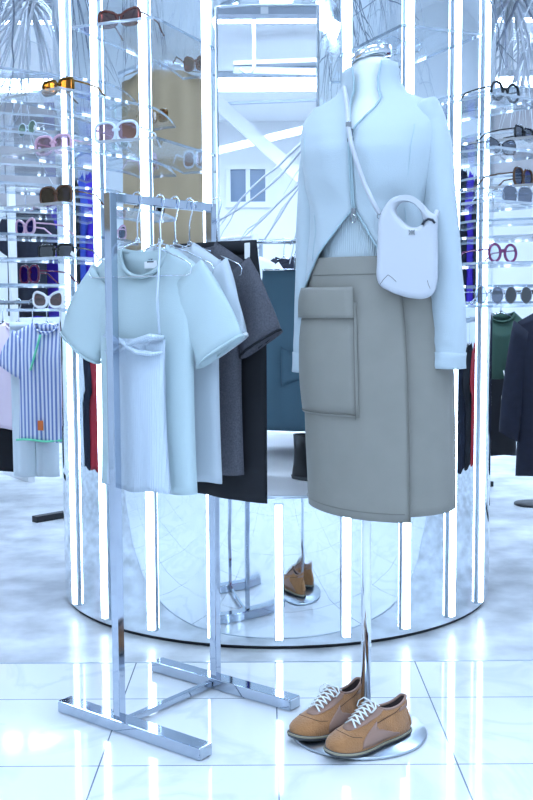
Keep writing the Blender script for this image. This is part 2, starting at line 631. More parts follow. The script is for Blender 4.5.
def glasses(name, loc, rz, shape, fm, lm, thick, label, grp, price=False):
    """sunglasses lying with the temples open; local -y is the way the lenses face"""
    t = thing(name, label, 'sunglasses', loc, rz, grp)
    rim_r = .0042 if thick else .0016
    fr_ = MB()
    rh = 0
    for s_ in (-1, 1):
        path, rh = lens_path(s_ * .035, shape)
        z0 = rh + rim_r
        fr_.tube([(x, 0, z + z0) for x, z in path], rim_r, 6, closed=True)
    z0 = rh + rim_r
    fr_.tube([(-.011, 0, z0 + .004), (-.005, -.001, z0 + .008), (.005, -.001, z0 + .008), (.011, 0, z0 + .004)], rim_r, 6)
    fr_.build('frame_front', M[fm], t)
    for s_ in (-1, 1):
        path, _ = lens_path(s_ * .035, shape)
        MB().prism([(x, -.0008, z + z0) for x, z in path], (0, .0016, 0)).build('lens', M[lm], t, smooth=False)
        xo = s_ * (.035 + (.031 if shape in ('big', 'cat') else .027))
        tr_ = .0026 if thick else .0013
        MB().tube([(xo, 0, z0 + .008), (xo + s_ * .004, .006, z0 + .009), (xo + s_ * .004, .05, z0 + .008), (xo + s_ * .002, .095, z0 + .004), (xo, .118, z0 * .35 + tr_), (xo, .132, tr_)], tr_, 6).build('temple', M[fm], t)
    if price:
        tg = MB().tube([(.06, .03, z0 + .006), (.063, .012, z0 - .004), (.066, -.004, .012)], .0005, 4)
        tg.build('tag_thread', M['tag'], t)
        MB().box((.068, -.006, .006 + .006), (.020, .0008, .012), Matrix.Rotation(.5, 3, 'Y')).build('price_tag', M['tag'], t, smooth=False)
    return t


def on_shelf(phi, z, out, tang, turn, *a, **k):
    p = shelf_pt(phi, out, tang, z + .0082)
    glasses('sunglasses', p, R(phi + turn), *a, **k)


GL, GR = 'sunglasses on the left shelves', 'sunglasses on the right shelves'
on_shelf(-22.5, 1.794, .29, -.02, 0, 'cat', 'f_brown', 'l_brown', True, 'chunky brown sunglasses alone on the highest left shelf', GL)
on_shelf(-22.5, 1.486, .30, -.03, 0, 'big', 'f_clear', 'l_pink', True, 'clear pink-lensed sunglasses on the second shelf, under the brown chunky pair', GL)
on_shelf(-37.5, 1.64, .28, .03, 0, 'rect', 'f_gold', 'l_bronze', True, 'gold and amber sunglasses at the corner of the upper left shelf', GL)
on_shelf(-37.5, 1.48, .25, -.03, 8, 'big', 'f_rose', 'l_pink', True, 'rose pink sunglasses two shelves under the gold pair', GL, price=True)
on_shelf(-37.5, 1.33, .27, .00, 0, 'big', 'f_tort', 'l_dark', True, 'dark square sunglasses with green-black lenses on a left shelf', GL)
on_shelf(-37.5, 1.18, .24, -.04, 10, 'rect', 'f_black', 'l_dark', True, 'black sunglasses with a white price tag on a left shelf', GL, price=True)
on_shelf(-37.5, 1.035, .27, -.045, 0, 'cat', 'f_white', 'l_brown', True, 'white-framed sunglasses on the lowest left shelf beside the striped shirt', GL)
on_shelf(-52.5, 1.56, .22, .06, 0, 'oval', 'f_clear', 'l_green', False, 'green-lensed oval sunglasses with a hanging white tag, at the left picture edge', GL, price=True)
on_shelf(-52.5, 1.26, .22, .03, 0, 'cat', 'f_rose', 'l_grey', True, 'pink sunglasses above the black tagged pair on a left shelf', GL)
on_shelf(-52.5, 1.11, .22, .05, 0, 'big', 'f_wine', 'l_plum', True, 'dark wine-red sunglasses at the left picture edge', GL)
on_shelf(37.5, 1.62, .27, .02, 0, 'round', 'f_black', 'l_clear', True, 'round black-rimmed glasses on the highest right shelf', GR)
on_shelf(37.5, 1.475, .25, .03, 0, 'cat', 'f_black', 'l_grey', False, 'thin black cat-eye glasses one shelf under the round black pair', GR)
on_shelf(37.5, 1.33, .28, -.05, 0, 'oval', 'f_silver', 'l_clear', False, 'silver-rimmed oval glasses nearest the white sleeve on the third right shelf', GR)
on_shelf(37.5, 1.33, .28, .07, 0, 'big', 'f_silver', 'l_grey', False, 'large thin silver sunglasses on the third right shelf, further from the sleeve', GR)
on_shelf(37.5, 1.16, .27, .02, 0, 'round', 'f_plum', 'l_clear', True, 'round plum-rimmed glasses on a right shelf above the row of wire rims', GR)
on_shelf(37.5, 1.04, .29, -.06, 0, 'round', 'f_silver', 'l_grey', False, 'round silver wire sunglasses, left one on the lowest right shelf', GR)
on_shelf(37.5, 1.04, .29, .07, 0, 'round', 'f_silver', 'l_dark', False, 'round dark-lensed wire sunglasses, right one on the lowest right shelf', GR)
on_shelf(52.5, 1.54, .2, -.03, 0, 'rect', 'f_black', 'l_grey', True, 'narrow black sunglasses at the right picture edge, high up', GR)
on_shelf(52.5, 1.40, .2, -.03, 0, 'big', 'f_tort', 'l_grey', True, 'large dark tortoiseshell sunglasses at the right picture edge', GR)
on_shelf(22.5, 1.77, .1, .03, 0, 'oval', 'f_silver', 'l_clear', False, 'thin silver glasses on the high shelf behind the mannequin neck', GR)

# ------------------------------------------------------------------ chrome clothing rack in front
RK = Vector((-.370, 2.533, 0))
RZ = R(-38)
RL, RH = .366, 1.318
rack = thing('clothing_rack', 'small chrome clothing rack of square tube standing on the white tiles', 'clothing rack', RK, RZ)
PW = .022
MB().box((0, 0, RH / 2), (PW, PW, RH)).build('post', M['rackchrome'], rack, smooth=False, bev=.0015)
MB().box((0, RL, RH / 2), (PW, PW, RH)).build('post', M['rackchrome'], rack, smooth=False, bev=.0015)
MB().box((0, RL / 2, RH - PW / 2), (PW, RL - PW, PW)).build('hanging_bar', M['rackchrome'], rack, smooth=False, bev=.0015)
MB().box((0, RL / 2, .014), (.018, RL - .05, .016)).build('stretcher', M['rackchrome'], rack, smooth=False, bev=.0015)
for y, x0, x1 in ((0, -.205, .285), (RL, -.225, .272)):
    ft = MB().box(((x0 + x1) / 2, y, .016), (x1 - x0, .046, .030)).build('foot', M['rackchrome'], rack, smooth=False, bev=.002)
    for x in (x0, x1):
        MB().box((x, y, .016), (.004, .040, .025)).build('end_cap', M['steel'], ft, smooth=False, bev=.001)
RM = Matrix.Translation(RK) @ Matrix.Rotation(RZ, 4, 'Z')


def rack_pt(x, y, z):
    return RM @ Vector((x, y, z))


def hanger(loc, rz, label, grp, width=.36, drop=.055, name='wire_hanger', clip=False, m_='chrome', r=.0016):
    """origin at the top inside of the hook (on the bar)"""
    t = thing(name, label, 'clothes hanger', loc, rz, grp)
    hk = [(-.017, 0, -.020)] + [(.016 * math.cos(a), 0, .003 + .0 + .016 * math.sin(a) - .014) for a in [R(195 - 15 * k) for k in range(15)]] + [(.006, 0, -.042), (0, 0, -.06), (0, 0, -.115)]
    MB().tube(hk, r, 6).build('hook', M[m_], t)
    zt = -.115
    if clip:
        MB().tube([(-width / 2, 0, zt - .002), (width / 2, 0, zt - .002)], r * 1.6, 6).build('hanger_bar', M[m_], t)
        for s_ in (-1, 1):
            MB().box((s_ * width * .42, 0, zt - .02), (.018, .014, .042)).build('clip', M['tag'], t, smooth=False, bev=.002)
        return t
    lp = [(.006 * math.cos(R(k * 30)), .0, zt + .004 + .006 * math.sin(R(k * 30))) for k in range(12)]
    MB().tube(lp, r, 6, closed=True).build('neck_twist', M[m_], t)
    hw = width / 2
    pts = [(0, 0, zt), (hw * .35, 0, zt - drop * .28), (hw * .75, 0, zt - drop * .74), (hw * .95, 0, zt - drop * 1.0), (hw, 0, zt - drop * 1.2), (hw * .985, 0, zt - drop * 1.45), (hw * .93, 0, zt - drop * 1.55)]
    path = pts + [(-x, y, z) for x, y, z in reversed(pts[1:])]
    MB().tube(path, r, 6, closed=True).build('shoulder_wire', M[m_], t)
    return t


def panel(mb, ztop, zbot, half, depth, sgn, fold, seed, nx=25, nt=26, mi=0, wav=.0):
    """front or back cloth panel: x across, hanging from ztop(x) to zbot(x)"""
    rnd = random.Random(seed)
    ph = [rnd.uniform(0, 6.28) for _ in range(4)]
    rows = []
    for j in range(nt):
        t = j / (nt - 1)
        row = []
        for i in range(nx):
            xi = -1 + 2 * i / (nx - 1)
            x = half(t) * xi
            z = lerp(ztop(xi), zbot(xi), t)
            d = depth * math.sqrt(max(0, 1 - xi * xi)) * min(1, .25 + t * 3)
            g = fold * t * (math.sin(xi * 5 + ph[0]) + .6 * math.sin(xi * 9.5 + ph[1] + t)) * (1 - abs(xi) ** 4)
            row.append((x, sgn * d + g, z))
        rows.append(row)
    mb.grid(rows, mi)


def tee(name, label, cat, loc, rz, m_, grp=None, half=.155, length=.54, neck=.075, drop=.045, front_dip=.075, back_dip=.015, sleeve=.19, sleeve_w=.085, depth=.03, spread=.16, cuff=None, cuff_m=None, seed=1, flare=0, longs=False, plain=False):
    """short sleeved top; origin at the base of the neck"""
    t = thing(name, label, cat, loc, rz, grp)

    def zt(dip):
        def f(xi):
            x = abs(xi) * half
            if x < neck:
                return -dip * math.sqrt(max(0, 1 - (x / neck) ** 2)) - .0
            return -drop * (x - neck) / (half - neck)
        return f
    b = MB()
    hf = lambda q: half * (1 - .05 * math.sin(q * 3) + flare * q)
    for sg, dip in ((-1, front_dip), (1, back_dip)):
        panel(b, zt(dip), lambda xi: -length + .006 * math.sin(xi * 4 + seed), hf, depth, sg, .006, seed, nx=31)
    b.build('body', m_, t, sol=.0025, off=0)
    for s_ in (-1, 1):
        sb = MB()
        rings = []
        N = 10
        x0, z0 = s_ * (half - .022), -drop - .028
        for k in range(N):
            q = k / (N - 1)
            cx = x0 + s_ * spread * (.45 * q + .2 * math.sin(q * PI / 2)) * sleeve
            cz = z0 - sleeve * q * (.92)
            ang = R(50 + 10 * q)
            wv = Vector((s_ * math.sin(ang), 0, math.cos(ang)))       # across the sleeve
            hw = lerp(.055, sleeve_w, min(1, q * 1.6)) * (1 if not longs else lerp(1, .62, q))
            ring = []
            for a in range(16):
                th = 2 * PI * a / 16
                ring.append(Vector((cx, 0, cz)) + wv * hw * math.cos(th) + Vector((0, depth * .95 * math.sin(th) * (.45 + .4 * q) + .004 * math.sin(q * 7 + a), 0)))
            rings.append(ring)
        sb.loft(rings, cap=False)
        so = sb.build('sleeve', m_, t, sol=.002, off=0)
        if cuff_m:
            cb = MB()
            l1, l0 = rings[-1], rings[-2]
            mid = sum(l1, Vector()) / 16
            cb.loft([[mid + (p - mid) * 1.03 + (q_ - p) * (.55 * cuff) for p, q_ in zip(l1, l0)], [mid + (p - mid) * 1.04 for p in l1]], cap=False)
            cb.build('cuff', cuff_m, so, sol=.003, off=0)
    if not plain:
        nb = MB()                                               # neck rib
        ring = []
        for k in range(32):
            a = 2 * PI * k / 32
            xi = neck * math.cos(a)
            if math.sin(a) < 0:
                p = (xi, -depth * .55 * abs(math.sin(a)), -front_dip * abs(math.sin(a)))
            else:
                p = (xi, depth * .5 * math.sin(a), -back_dip * math.sin(a))
            ring.append(p)
        nb.tube(ring, .0055, 8, closed=True)
        nb.build('neckband', m_, t)
    return t


G1 = 'wire hangers on the chrome rack'
HY = (.09, .17, .225, .28)
HL = ('wire hanger nearest the front post, carrying the twisted camisole and mint tee', 'second wire hanger on the chrome rack, behind the mint tee', 'third wire hanger on the chrome rack, holding the ice-blue tee', 'wire hanger furthest back of those holding tees, under the grey tee')
for y, l in zip(HY, HL):
    hanger(rack_pt(0, y, RH + .0035), RZ + R(-2 + 3 * random.random()), l, G1, r=.0019)
ZN = RH - .111                                    # where shoulders rest

TA = tee('short_sleeve_tee', 'mint-blue short-sleeved tee on the rack, hanging behind the twisted camisole', 't-shirt', rack_pt(0, .112, ZN - .012), RZ, M['teeA'], seed=2, half=.168, length=.60, neck=.082, front_dip=.075, sleeve=.20, sleeve_w=.078, spread=.75, cuff=.5, cuff_m=M['teeA'])
lb = MB().box((.012, .010, -.035), (.042, .0012, .036)).build('neck_label', M['label'], TA, smooth=False)
lk = MB()
lk.box((0.012, .009, -.037), (.022, .0008, .003))
for dx in (-.004, .002, .006):
    lk.box((.012 + dx, .009, -.028 - abs(dx) * .4), (.003, .0008, .005), Matrix.Rotation(dx * 90, 3, 'Y'))
lk.build('label_print', M['ink'], lb, smooth=False)
tee('short_sleeve_tee', 'ice-blue short-sleeved tee on the rack between the mint tee and the grey tee', 't-shirt', rack_pt(.012, .205, ZN - .004), RZ, M['teeB'], seed=5, half=.155, length=.60, neck=.072, front_dip=.06, sleeve=.205, sleeve_w=.07, spread=.3, cuff=.6, cuff_m=M['white'])
tee('short_sleeve_tee', 'marled grey short-sleeved tee with black sleeve trim on the rack', 't-shirt', rack_pt(.018, .285, ZN + .0), RZ, M['teeG'], seed=8, half=.155, length=.585, neck=.07, front_dip=.05, sleeve=.20, sleeve_w=.07, spread=.6, cuff=.5, cuff_m=M['black'])

# camisole with twisted neckline
cm = thing('camisole', 'pale blue ribbed strappy camisole with twisted neckline at the front of the rack', 'camisole', rack_pt(.016, .062, ZN - .238), RZ)
b = MB()
for sg, dip in ((-1, .012), (1, 0)):
    panel(b, lambda xi: -dip * (1 - xi * xi) - .012 * xi * sg * 0, lambda xi: -.372 - .004 * math.cos(xi * 5), lambda q: .098 - .008 * math.sin(q * 3.1) + .012 * q, .024, sg, .004, 3, nx=29)
b.build('body', M['cami'], cm, sol=.002, off=0)
for k in range(2):                                # the two crossing swags of the twist
    s_ = -1 if k else 1
    p = [(s_ * .100, -.006, .006), (s_ * .07, -.022, .008), (s_ * .03, -.029 - .003 * k, -.004), (0, -.031 - .003 * k, -.014), (-s_ * .035, -.029, -.030), (-s_ * .075, -.022, -.034), (-s_ * .097, -.010, -.030)]
    MB().tube(p, [.007, .012, .012, .008, .011, .009, .004], 10, flat=.6).build('neckline_twist', M['cami'], cm)
for s_ in (-1, 1):
    MB().tube([(s_ * .092, -.012, .004), (s_ * .084, -.010, .10), (s_ * .074, .012, .225), (s_ * .072, .024, .236)], .0042, 6, flat=.45).build('strap', M['cami'], cm)

# black skirt hung at the back of the rack by a clip hanger
hanger(rack_pt(.055, .325, RH + .0035), RZ, 'clip hanger at the back of the chrome rack holding the black skirt', G1, width=.25, clip=True)
bk = thing('skirt', 'black knee-length skirt hung at the back of the chrome rack', 'skirt', rack_pt(.055, .325, ZN + .005), RZ)
b = MB()
for sg in (-1, 1):
    panel(b, lambda xi: 0, lambda xi: -.665 - .004 * xi, lambda q: .130 + .030 * min(1, q * 3) , .018, sg, .004, 9)
b.build('body', M['black'], bk, sol=.003, off=0)
wb = MB()
wb.loft([[(.132 * math.cos(2 * PI * k / 32), .010 * math.sin(2 * PI * k / 32), z) for k in range(32)] for z in (-.034, .002)], cap=False)
wb.build('waistband', M['black'], bk, sol=.002)

# ------------------------------------------------------------------ mannequin on a pole
MC = Vector((.245, 2.50, 0))
YAW = R(-25)
cy_, sy_ = math.cos(YAW), math.sin(YAW)
MM = Matrix.Translation(MC) @ Matrix.Rotation(YAW, 4, 'Z')
MI = MM.inverted()
mq = thing('mannequin', 'headless white dress form with chrome neck cap on a chrome pole and round base', 'mannequin', MC, YAW)
# body rings: z, cx, cy, half width, half depth
BODY = [(.93, .020, .00, .150, .105), (1.00, .018, .0, .156, .112), (1.10, .010, .0, .140, .103), (1.20, .004, .0, .120, .090), (1.26, .0, 0, .122, .090), (1.34, .0, -.006, .136, .102), (1.40, .0, -.008, .142, .104), (1.46, .0, .004, .140, .080), (1.50, .0, .012, .120, .062), (1.525, .0, .016, .075, .052), (1.545, .0, .014, .052, .050), (1.58, .0, .006, .045, .045), (1.625, .002, .0, .043, .043)]


def ring(z, grow=0, n=48, f0=0, f1=2 * PI, extra=None, dz=None, incl=False, tab=BODY):
    cx, cy, a, b = interp(tab, z)
    out = []
    for k in range(n):
        fi = f0 + (f1 - f0) * k / ((n - 1) if incl else n)
        g = grow + (extra(fi, z) if extra else 0)
        out.append(Vector((cx + (a + g) * math.sin(fi), cy - (b + g) * math.cos(fi), z + (dz(fi) if dz else 0))))
    return out


b = MB()
zz = [.93 + i * (.684 / 40) for i in range(41)]
b.loft([ring(z) for z in zz])
b.build('torso', M['manq'], mq)
cap = MB()
cap.loft([[Vector((.002 + r_ * math.sin(2 * PI * k / 32), -r_ * math.cos(2 * PI * k / 32), z + .24 * r_ * math.sin(2 * PI * k / 32))) for k in range(32)] for z, r_ in ((1.614, .046), (1.618, .0468), (1.633, .0468), (1.635, .045), (1.636, .030))])
cap.build('neck_cap', M['chrome'], mq)
px, py = (MI @ Vector((.243, 2.53, 0))).xy
MB().tube([(px, py, .008), (px, py, .5), (px, py, .96)], .0125, 20).build('pole', M['chrome'], mq)
MB().tube([(px, py, .010), (px, py, .03), (px, py, .045)], [.022, .02, .0165], 20).build('pole_collar', M['steel'], mq)
bp = MI @ Vector((.222, 2.505, 0))
dsc = MB()
dsc.loft([[Vector((bp.x + r_ * math.cos(2 * PI * k / 64), bp.y + r_ * math.sin(2 * PI * k / 64), z)) for k in range(64)] for z, r_ in ((.001, .166), (.006, .168), (.009, .165))])
dsc.build('base_plate', M['steel'], mq)

# ribbed tank under the jacket
tk = thing('tank_top', 'pale ribbed tank top showing between the open jacket and the skirt waist', 'tank top', MC, YAW)
b = MB()
b.loft([ring(z, .006) for z in [1.150 + i * .025 for i in range(12)]], cap=False)
b.build('body', M['tank'], tk)
b = MB()
b.loft([ring(z, .0065 + (.001 if z > 1.146 else 0)) for z in (1.128, 1.137, 1.146, 1.155)], cap=False)
b.build('white_hem', M['white'], tk)

# ------------------------------------------------------------------ taupe midi skirt
SK = [(.50, .034, .0, .172, .128), (.60, .030, .0, .174, .128), (.75, .026, .0, .176, .128), (.88, .022, .0, .176, .128), (.98, .018, .0, .172, .124), (1.06, .014, .0, .162, .118), (1.12, .010, .0, .150, .111), (1.18, .008, .0, .142, .106)]
sk = thing('midi_skirt', 'taupe wrap midi skirt with a cargo pocket worn by the mannequin', 'skirt', MC, YAW)
FS = R(37)


def sk_ring(z, n=96, off=0.0, f0=None, f1=None):
    cx, cy, a, bb = interp(SK, z)
    hem = max(0, min(1, (.80 - z) / .25))
    out = []
    f0 = FS if f0 is None else f0
    f1 = FS - 2 * PI - R(26) if f1 is None else f1
    for k in range(n):
        q = k / (n - 1)
        fi = lerp(f0, f1, q)
        u = (FS - fi) / (2 * PI)                 # 0 at the wrap edge, grows round the body
        g = off + lerp(.004, -.006, max(0, min(1, (u - .80) / .2))) + hem * .003 * math.sin(fi * 3 + 1)
        # hem drapes a little lower in front
        out.append(Vector((cx + (a + g) * math.sin(fi), cy - (bb + g) * math.cos(fi), z - .006 * hem * math.cos(fi) - .012 * hem * (1 if u < .25 else 0) * (1 - u * 4))))
    return out


b = MB()
zs_ = [.572 + i * (1.155 - .572) / 30 for i in range(31)]
b.grid([sk_ring(z) for z in zs_])
b.build('body', M['skirt'], sk, sol=.003, off=-1)
b = MB()
b.grid([sk_ring(z, off=.0010) for z in (1.117, 1.120, 1.138, 1.155, 1.158)])
b.build('waistband', M['skirt'], sk, sol=.003, off=-1)


def patch(name, f0, f1, z0, z1, off, m_=M['skirt'], n=14, nz=10, puff=0):
    b = MB()
    rows = []
    for j in range(nz):
        q = j / (nz - 1)
        z = lerp(z0, z1, q)
        rw = []
        for i in range(n):
            p_ = i / (n - 1)
            pf = puff * math.sin(PI * p_) * math.sin(PI * min(1, q * 1.0))
            rw += [sk_ring(z, 2, off + pf, lerp(f0, f1, p_), lerp(f0, f1, p_) - .001)[0]]
        rows.append(rw)
    b.grid(rows)
    return b.build(name, m_, sk, sol=.004, off=-1)


pk = patch('cargo_pocket', R(-92), R(0), .795, 1.055, .008, puff=.010)
fl = patch('pocket_flap', R(-96), R(-1), 1.020, 1.090, .019, puff=.004)
bd = MB()
bd.tube([sk_ring(lerp(.79, 1.06, k / 12), 2, .0095, R(-2), R(-2.1))[0] for k in range(13)], .0009, 4)
bd.tube([sk_ring(.800, 2, .0095, R(lerp(-90, -2, k / 12)), R(lerp(-90, -2, k / 12) - .1))[0] for k in range(13)], .0009, 4)
bd.build('pocket_stitching', M['stitch'], sk)
b = MB()
b.tube([sk_ring(z, 2, .0052, FS - .02, FS - .03)[0] for z in zs_], .0010, 4)
b.tube([sk_ring(.590, 2, .0052, R(a), R(a) - .01)[0] for a in range(-120, 40, 8)], .0007, 4)
b.build('edge_stitching', M['stitch'], sk)

# ------------------------------------------------------------------ aqua zip jacket
jk = thing('zip_jacket', 'pale aqua high-necked zip jacket worn by the mannequin, open below the bust', 'jacket', MC, YAW)
JK = [(1.05, .014, .0, .172, .126), (1.10, .012, .0, .164, .122), (1.16, .008, .0, .154, .116), (1.22, .004, .0, .142, .106), (1.27, .0, 0, .140, .106), (1.34, .0, -.006, .152, .116), (1.40, .0, -.010, .160, .119), (1.44, .0, -.006, .164, .108), (1.47, .0, .002, .163, .094), (1.495, .0, .010, .157, .080), (1.515, .0, .014, .134, .070), (1.535, .0, .012, .084, .064), (1.56, .0, .006, .064, .060), (1.63, .0, -.002, .057, .056)]


def openings(z):
    """half-angle of the front opening: (image right side, image left side)"""
    if z < 1.262:
        q = (1.262 - z) / (1.262 - 1.085)
        return R(.9 + 35 * q ** .9), R(.9 + 67 * q ** .9)
    if z > 1.43:
        q = (z - 1.44) / .152
        q = max(0, q)
        return R(.9 + 41 * q ** 1.15), R(.9 + 21 * q ** 1.1)
    return R(.9), R(.9)


rows = []
jz = [1.085 + i * (1.592 - 1.085) / 46 for i in range(47)]


def jfold(fi, z):
    s_ = .0025 * math.sin(fi * 7 + z * 40) * max(0, 1 - abs(z - 1.24) / .12)
    return s_ + .0018 * math.sin(fi * 11 + z * 18) * (1 if z < 1.5 else .3)


for z in jz:
    a, c_ = openings(z)
    # collar turns up a little higher at the back / right side
    rows.append(ring(z, .004, 72, a, 2 * PI - c_, jfold, lambda fi, zz_=z: ((.010 * math.sin(fi) + .005) * min(1, max(0, zz_ - 1.54) / .06)) + (-.012 * math.sin(fi / 2) if zz_ < 1.12 else 0), True, JK))
b = MB()
b.grid(rows)
b.build('body', M['jacket'], jk, sol=.003, off=-1)
# collar facing (darker aqua) just inside the open collar
b = MB()
rr = []
for z in [1.46 + i * .016 for i in range(8)]:
    a, c_ = openings(z)
    rr.append(ring(z, -.001, 30, a + .02, a + 1.0, None, None, True, JK))
b.grid(rr)
rr = []
for z in [1.46 + i * .015 for i in range(8)]:
    a, c_ = openings(z)
    rr.append(ring(z, -.001, 30, 2 * PI - c_ - 1.0, 2 * PI - c_ - .02, None, None, True, JK))
b.grid(rr)
b.build('collar_facing', M['jacketin'], jk, sol=.001)
# zip tapes along both front edges
for side in (0, 1):
    pts = [rw[0 if side == 0 else -1] * 1.0 + Vector((0, -.0015, 0)) for rw in rows]
    MB().tube(pts, .0024, 6).build('zip_tape', M['zipm'], jk)
hem = MB()
hem.tube(rows[0], .0035, 6)
hem.build('hem_binding', M['jacket'], jk)
for z, nm in ((1.258, 'zip_puller'), (1.432, 'zip_puller')):
    a, c_ = openings(z)
    p = ring(z, .007, 2, a, a + .01, None, None, True, JK)[0]
    pu = MB()
    pu.box(p + Vector((-.003, -.003, 0)), (.010, .005, .016))
    pu.tube([p + Vector((-.003 + .006 * math.sin(k * PI / 5), -.006, -.016 + .009 * math.cos(k * PI / 5))) for k in range(10)], .0016, 6, closed=True)
    pu.build(nm, M['metal'], jk, smooth=False)
# princess seams
b = MB()
for fi in (R(48), R(-50)):
    b = MB()
    b.tube([ring(z, .0048, 2, fi * (1 + .25 * (z - 1.2)), fi + 1, None, None, True, JK)[0] for z in jz[6:34]], .0008, 4)
    b.build('panel_seam', M['zipm'], jk)


def sleeve(pxs, Yd, name):
    """sleeve swept through pixel stations (x, y, half width in px) at its own depth"""
    rings = []
    cs = []
    for x, y, hw in pxs:
        cs.append((MI @ at(x, y, Yd(y)), hw * Yd(y) / 1050))
    dense = []
    for i in range(len(cs) - 1):
        for k in range(5):
            q = k / 5
            dense.append((cs[i][0].lerp(cs[i + 1][0], q), lerp(cs[i][1], cs[i + 1][1], q)))
    dense.append(cs[-1])
    sm = dense
    for _ in range(3):
        sm = [sm[0]] + [((sm[i - 1][0] + sm[i][0] * 2 + sm[i + 1][0]) / 4, (sm[i - 1][1] + 2 * sm[i][1] + sm[i + 1][1]) / 4) for i in range(1, len(sm) - 1)] + [sm[-1]]
    N = len(sm)
    xi_ = Vector((math.cos(YAW), -math.sin(YAW), 0))        # picture right, in local axes
    yi_ = Vector((math.sin(YAW) * 1, math.cos(YAW), 0))
    for i, (p, r_) in enumerate(sm):
        t = (sm[min(i + 1, N - 1)][0] - sm[max(i - 1, 0)][0]).normalized()
        a_ = (xi_ - t * xi_.dot(t)).normalized()
        b_ = t.cross(a_)
        rg = []
        for k in range(28):
            an = 2 * PI * k / 28
            wob = 1 + .05 * math.sin(i * .9 + 2 * math.cos(an)) + .03 * math.sin(i * 1.7 + an * 2)
            rg.append(p + a_ * r_ * math.cos(an) * (1 + .02 * math.sin(i * .8)) + b_ * r_ * 1.05 * math.sin(an) * wob)
        rings.append(rg)
    # close the sleeve head with a small dome
    p0 = sm[0][0]
    dome = [[p0 + Vector((0, 0, h)) + (q - p0) * s_ for q in rings[0]] for s_, h in ((.05, .012), (.4, .011), (.7, .008), (.9, .004))]
    b = MB()
    b.loft(dome + rings, cap=False)
    s_o = b.build('sleeve', M['jacket'], jk, sol=.0025, off=-1)
    cb = MB()
    k0 = int(N * .86)
    cr_ = []
    for i in range(k0, N):
        c0 = sum(rings[i], Vector()) / 28
        cr_.append([c0 + (q - c0) * 1.035 for q in rings[i]])
    cb.loft(cr_, cap=False)
    cb.build('cuff', M['jacket'], s_o, sol=.003, off=0)


sleeve([(424, 105, 14), (432, 124, 15), (437, 150, 15.5), (440, 200, 16), (444, 250, 16.5), (447, 300, 17.5), (448, 335, 19), (447, 352, 18), (446.5, 368, 18)], lambda y: 2.435 - .03 * min(1, (y - 100) / 200), 'near')
sleeve([(322, 113, 9), (316, 132, 11), (312, 170, 13), (310, 210, 13), (308, 250, 12.5), (308, 300, 13), (307, 335, 13.5), (306.5, 352, 13), (306, 372, 13)], lambda y: 2.585 - .02 * min(1, (y - 100) / 200), 'far')

# ------------------------------------------------------------------ shoulder bag
BY = 2.335
bag = thing('shoulder_bag', 'pale blue leather shoulder bag with ring handle hanging at the mannequin hip', 'bag', at(406, 250, BY), R(-14))
BI = (Matrix.Translation(at(406, 250, BY)) @ Matrix.Rotation(R(-14), 4, 'Z')).inverted()


def bl(cx_, cz_):
    """bag outline point from its place in the picture, on the bag's own plane"""
    x = 380 + cx_ / 7.28
    y = 190 + cz_ / 7.28
    p = at(x, y, BY)
    o = at(406, 250, BY)
    return ((p.x - o.x) / math.cos(R(14)), p.z - o.z)


outer = [(2, 200), (35, 130), (75, 75), (130, 45), (195, 42), (260, 62), (315, 110), (362, 165), (402, 195), (408, 300), (411, 430), (411, 560), (402, 690), (378, 755), (320, 790), (240, 790), (150, 768), (70, 735), (14, 700), (-12, 650), (-14, 520), (-10, 380), (-6, 280)]
hole = [(122, 135), (165, 88), (215, 85), (255, 110), (285, 150), (308, 200), (318, 232), (290, 262), (245, 275), (205, 258), (165, 220), (132, 180)]
bb = curve_solid([[bl(*p) for p in outer], [bl(*p) for p in hole]], .008, .012)
bb.build('body', M['bag'], bag)
q = [bl(*p) for p in ((312, 262), (322, 235), (350, 220), (380, 226), (398, 250))]
MB().tube([(x, -.0205, z) for x, z in q], .0028, 6).build('bag_mouth', M['bagin'], bag)
ex, ez = bl(237, 313)
em = MB()
for sx in (-1, 1):
    em.prism([(ex + sx * .001, -.0215, ez - .0025), (ex + sx * .007, -.0215, ez - .006), (ex + sx * .005, -.0215, ez), (ex + sx * .007, -.0215, ez + .006), (ex + sx * .001, -.0215, ez + .0025)], (0, .002, 0))
em.box((ex, -.0205, ez), (.003, .002, .009))
em.build('emblem', M['metal'], bag, smooth=False)
for pts in (((12, 690), (40, 650), (70, 618), (100, 640), (128, 668)), ((365, 720), (352, 690), (345, 660))):
    MB().tube([(x, -.0205, z) for x, z in [bl(*p) for p in pts]], .0006, 4).build('corner_seam', M['stitch'], bag)
sp = []
WM = lambda x, y, Y: BI @ at(x, y, Y)
for x, y, Y in ((379.5, 214, 2.338), (372, 200, 2.345), (364, 183, 2.352), (357, 163, 2.355), (351, 143, 2.358), (348.5, 128, 2.365), (347.5, 108, 2.39), (345.5, 95, 2.425), (344.5, 88, 2.47)):
    sp.append(WM(x, y, Y))
for p in ((.20, 2.565, 1.553), (.25, 2.592, 1.553), (.31, 2.60, 1.545), (.36, 2.605, 1.50), (.385, 2.60, 1.42), (.40, 2.55, 1.32), (.395, 2.43, 1.27)):
    sp.append(BI @ Vector(p))
ex2, ez2 = bl(398, 200)
sp.append(Vector((ex2 - .002, .008, ez2)))
MB().tube(sp, .0066, 8, flat=.8).build('strap', M['bag'], bag)
rg_ = WM(379.5, 216, 2.338)
MB().tube([rg_ + Vector((.005 * math.cos(k * PI / 6), 0, .006 * math.sin(k * PI / 6))) for k in range(12)], .0012, 6, closed=True).build('strap_ring', M['metal'], bag)
bk_ = WM(348.5, 124, 2.362)
MB().box(bk_, (.012, .006, .012)).build('strap_buckle', M['metal'], bag, smooth=False, bev=.001)

# ------------------------------------------------------------------ trainers


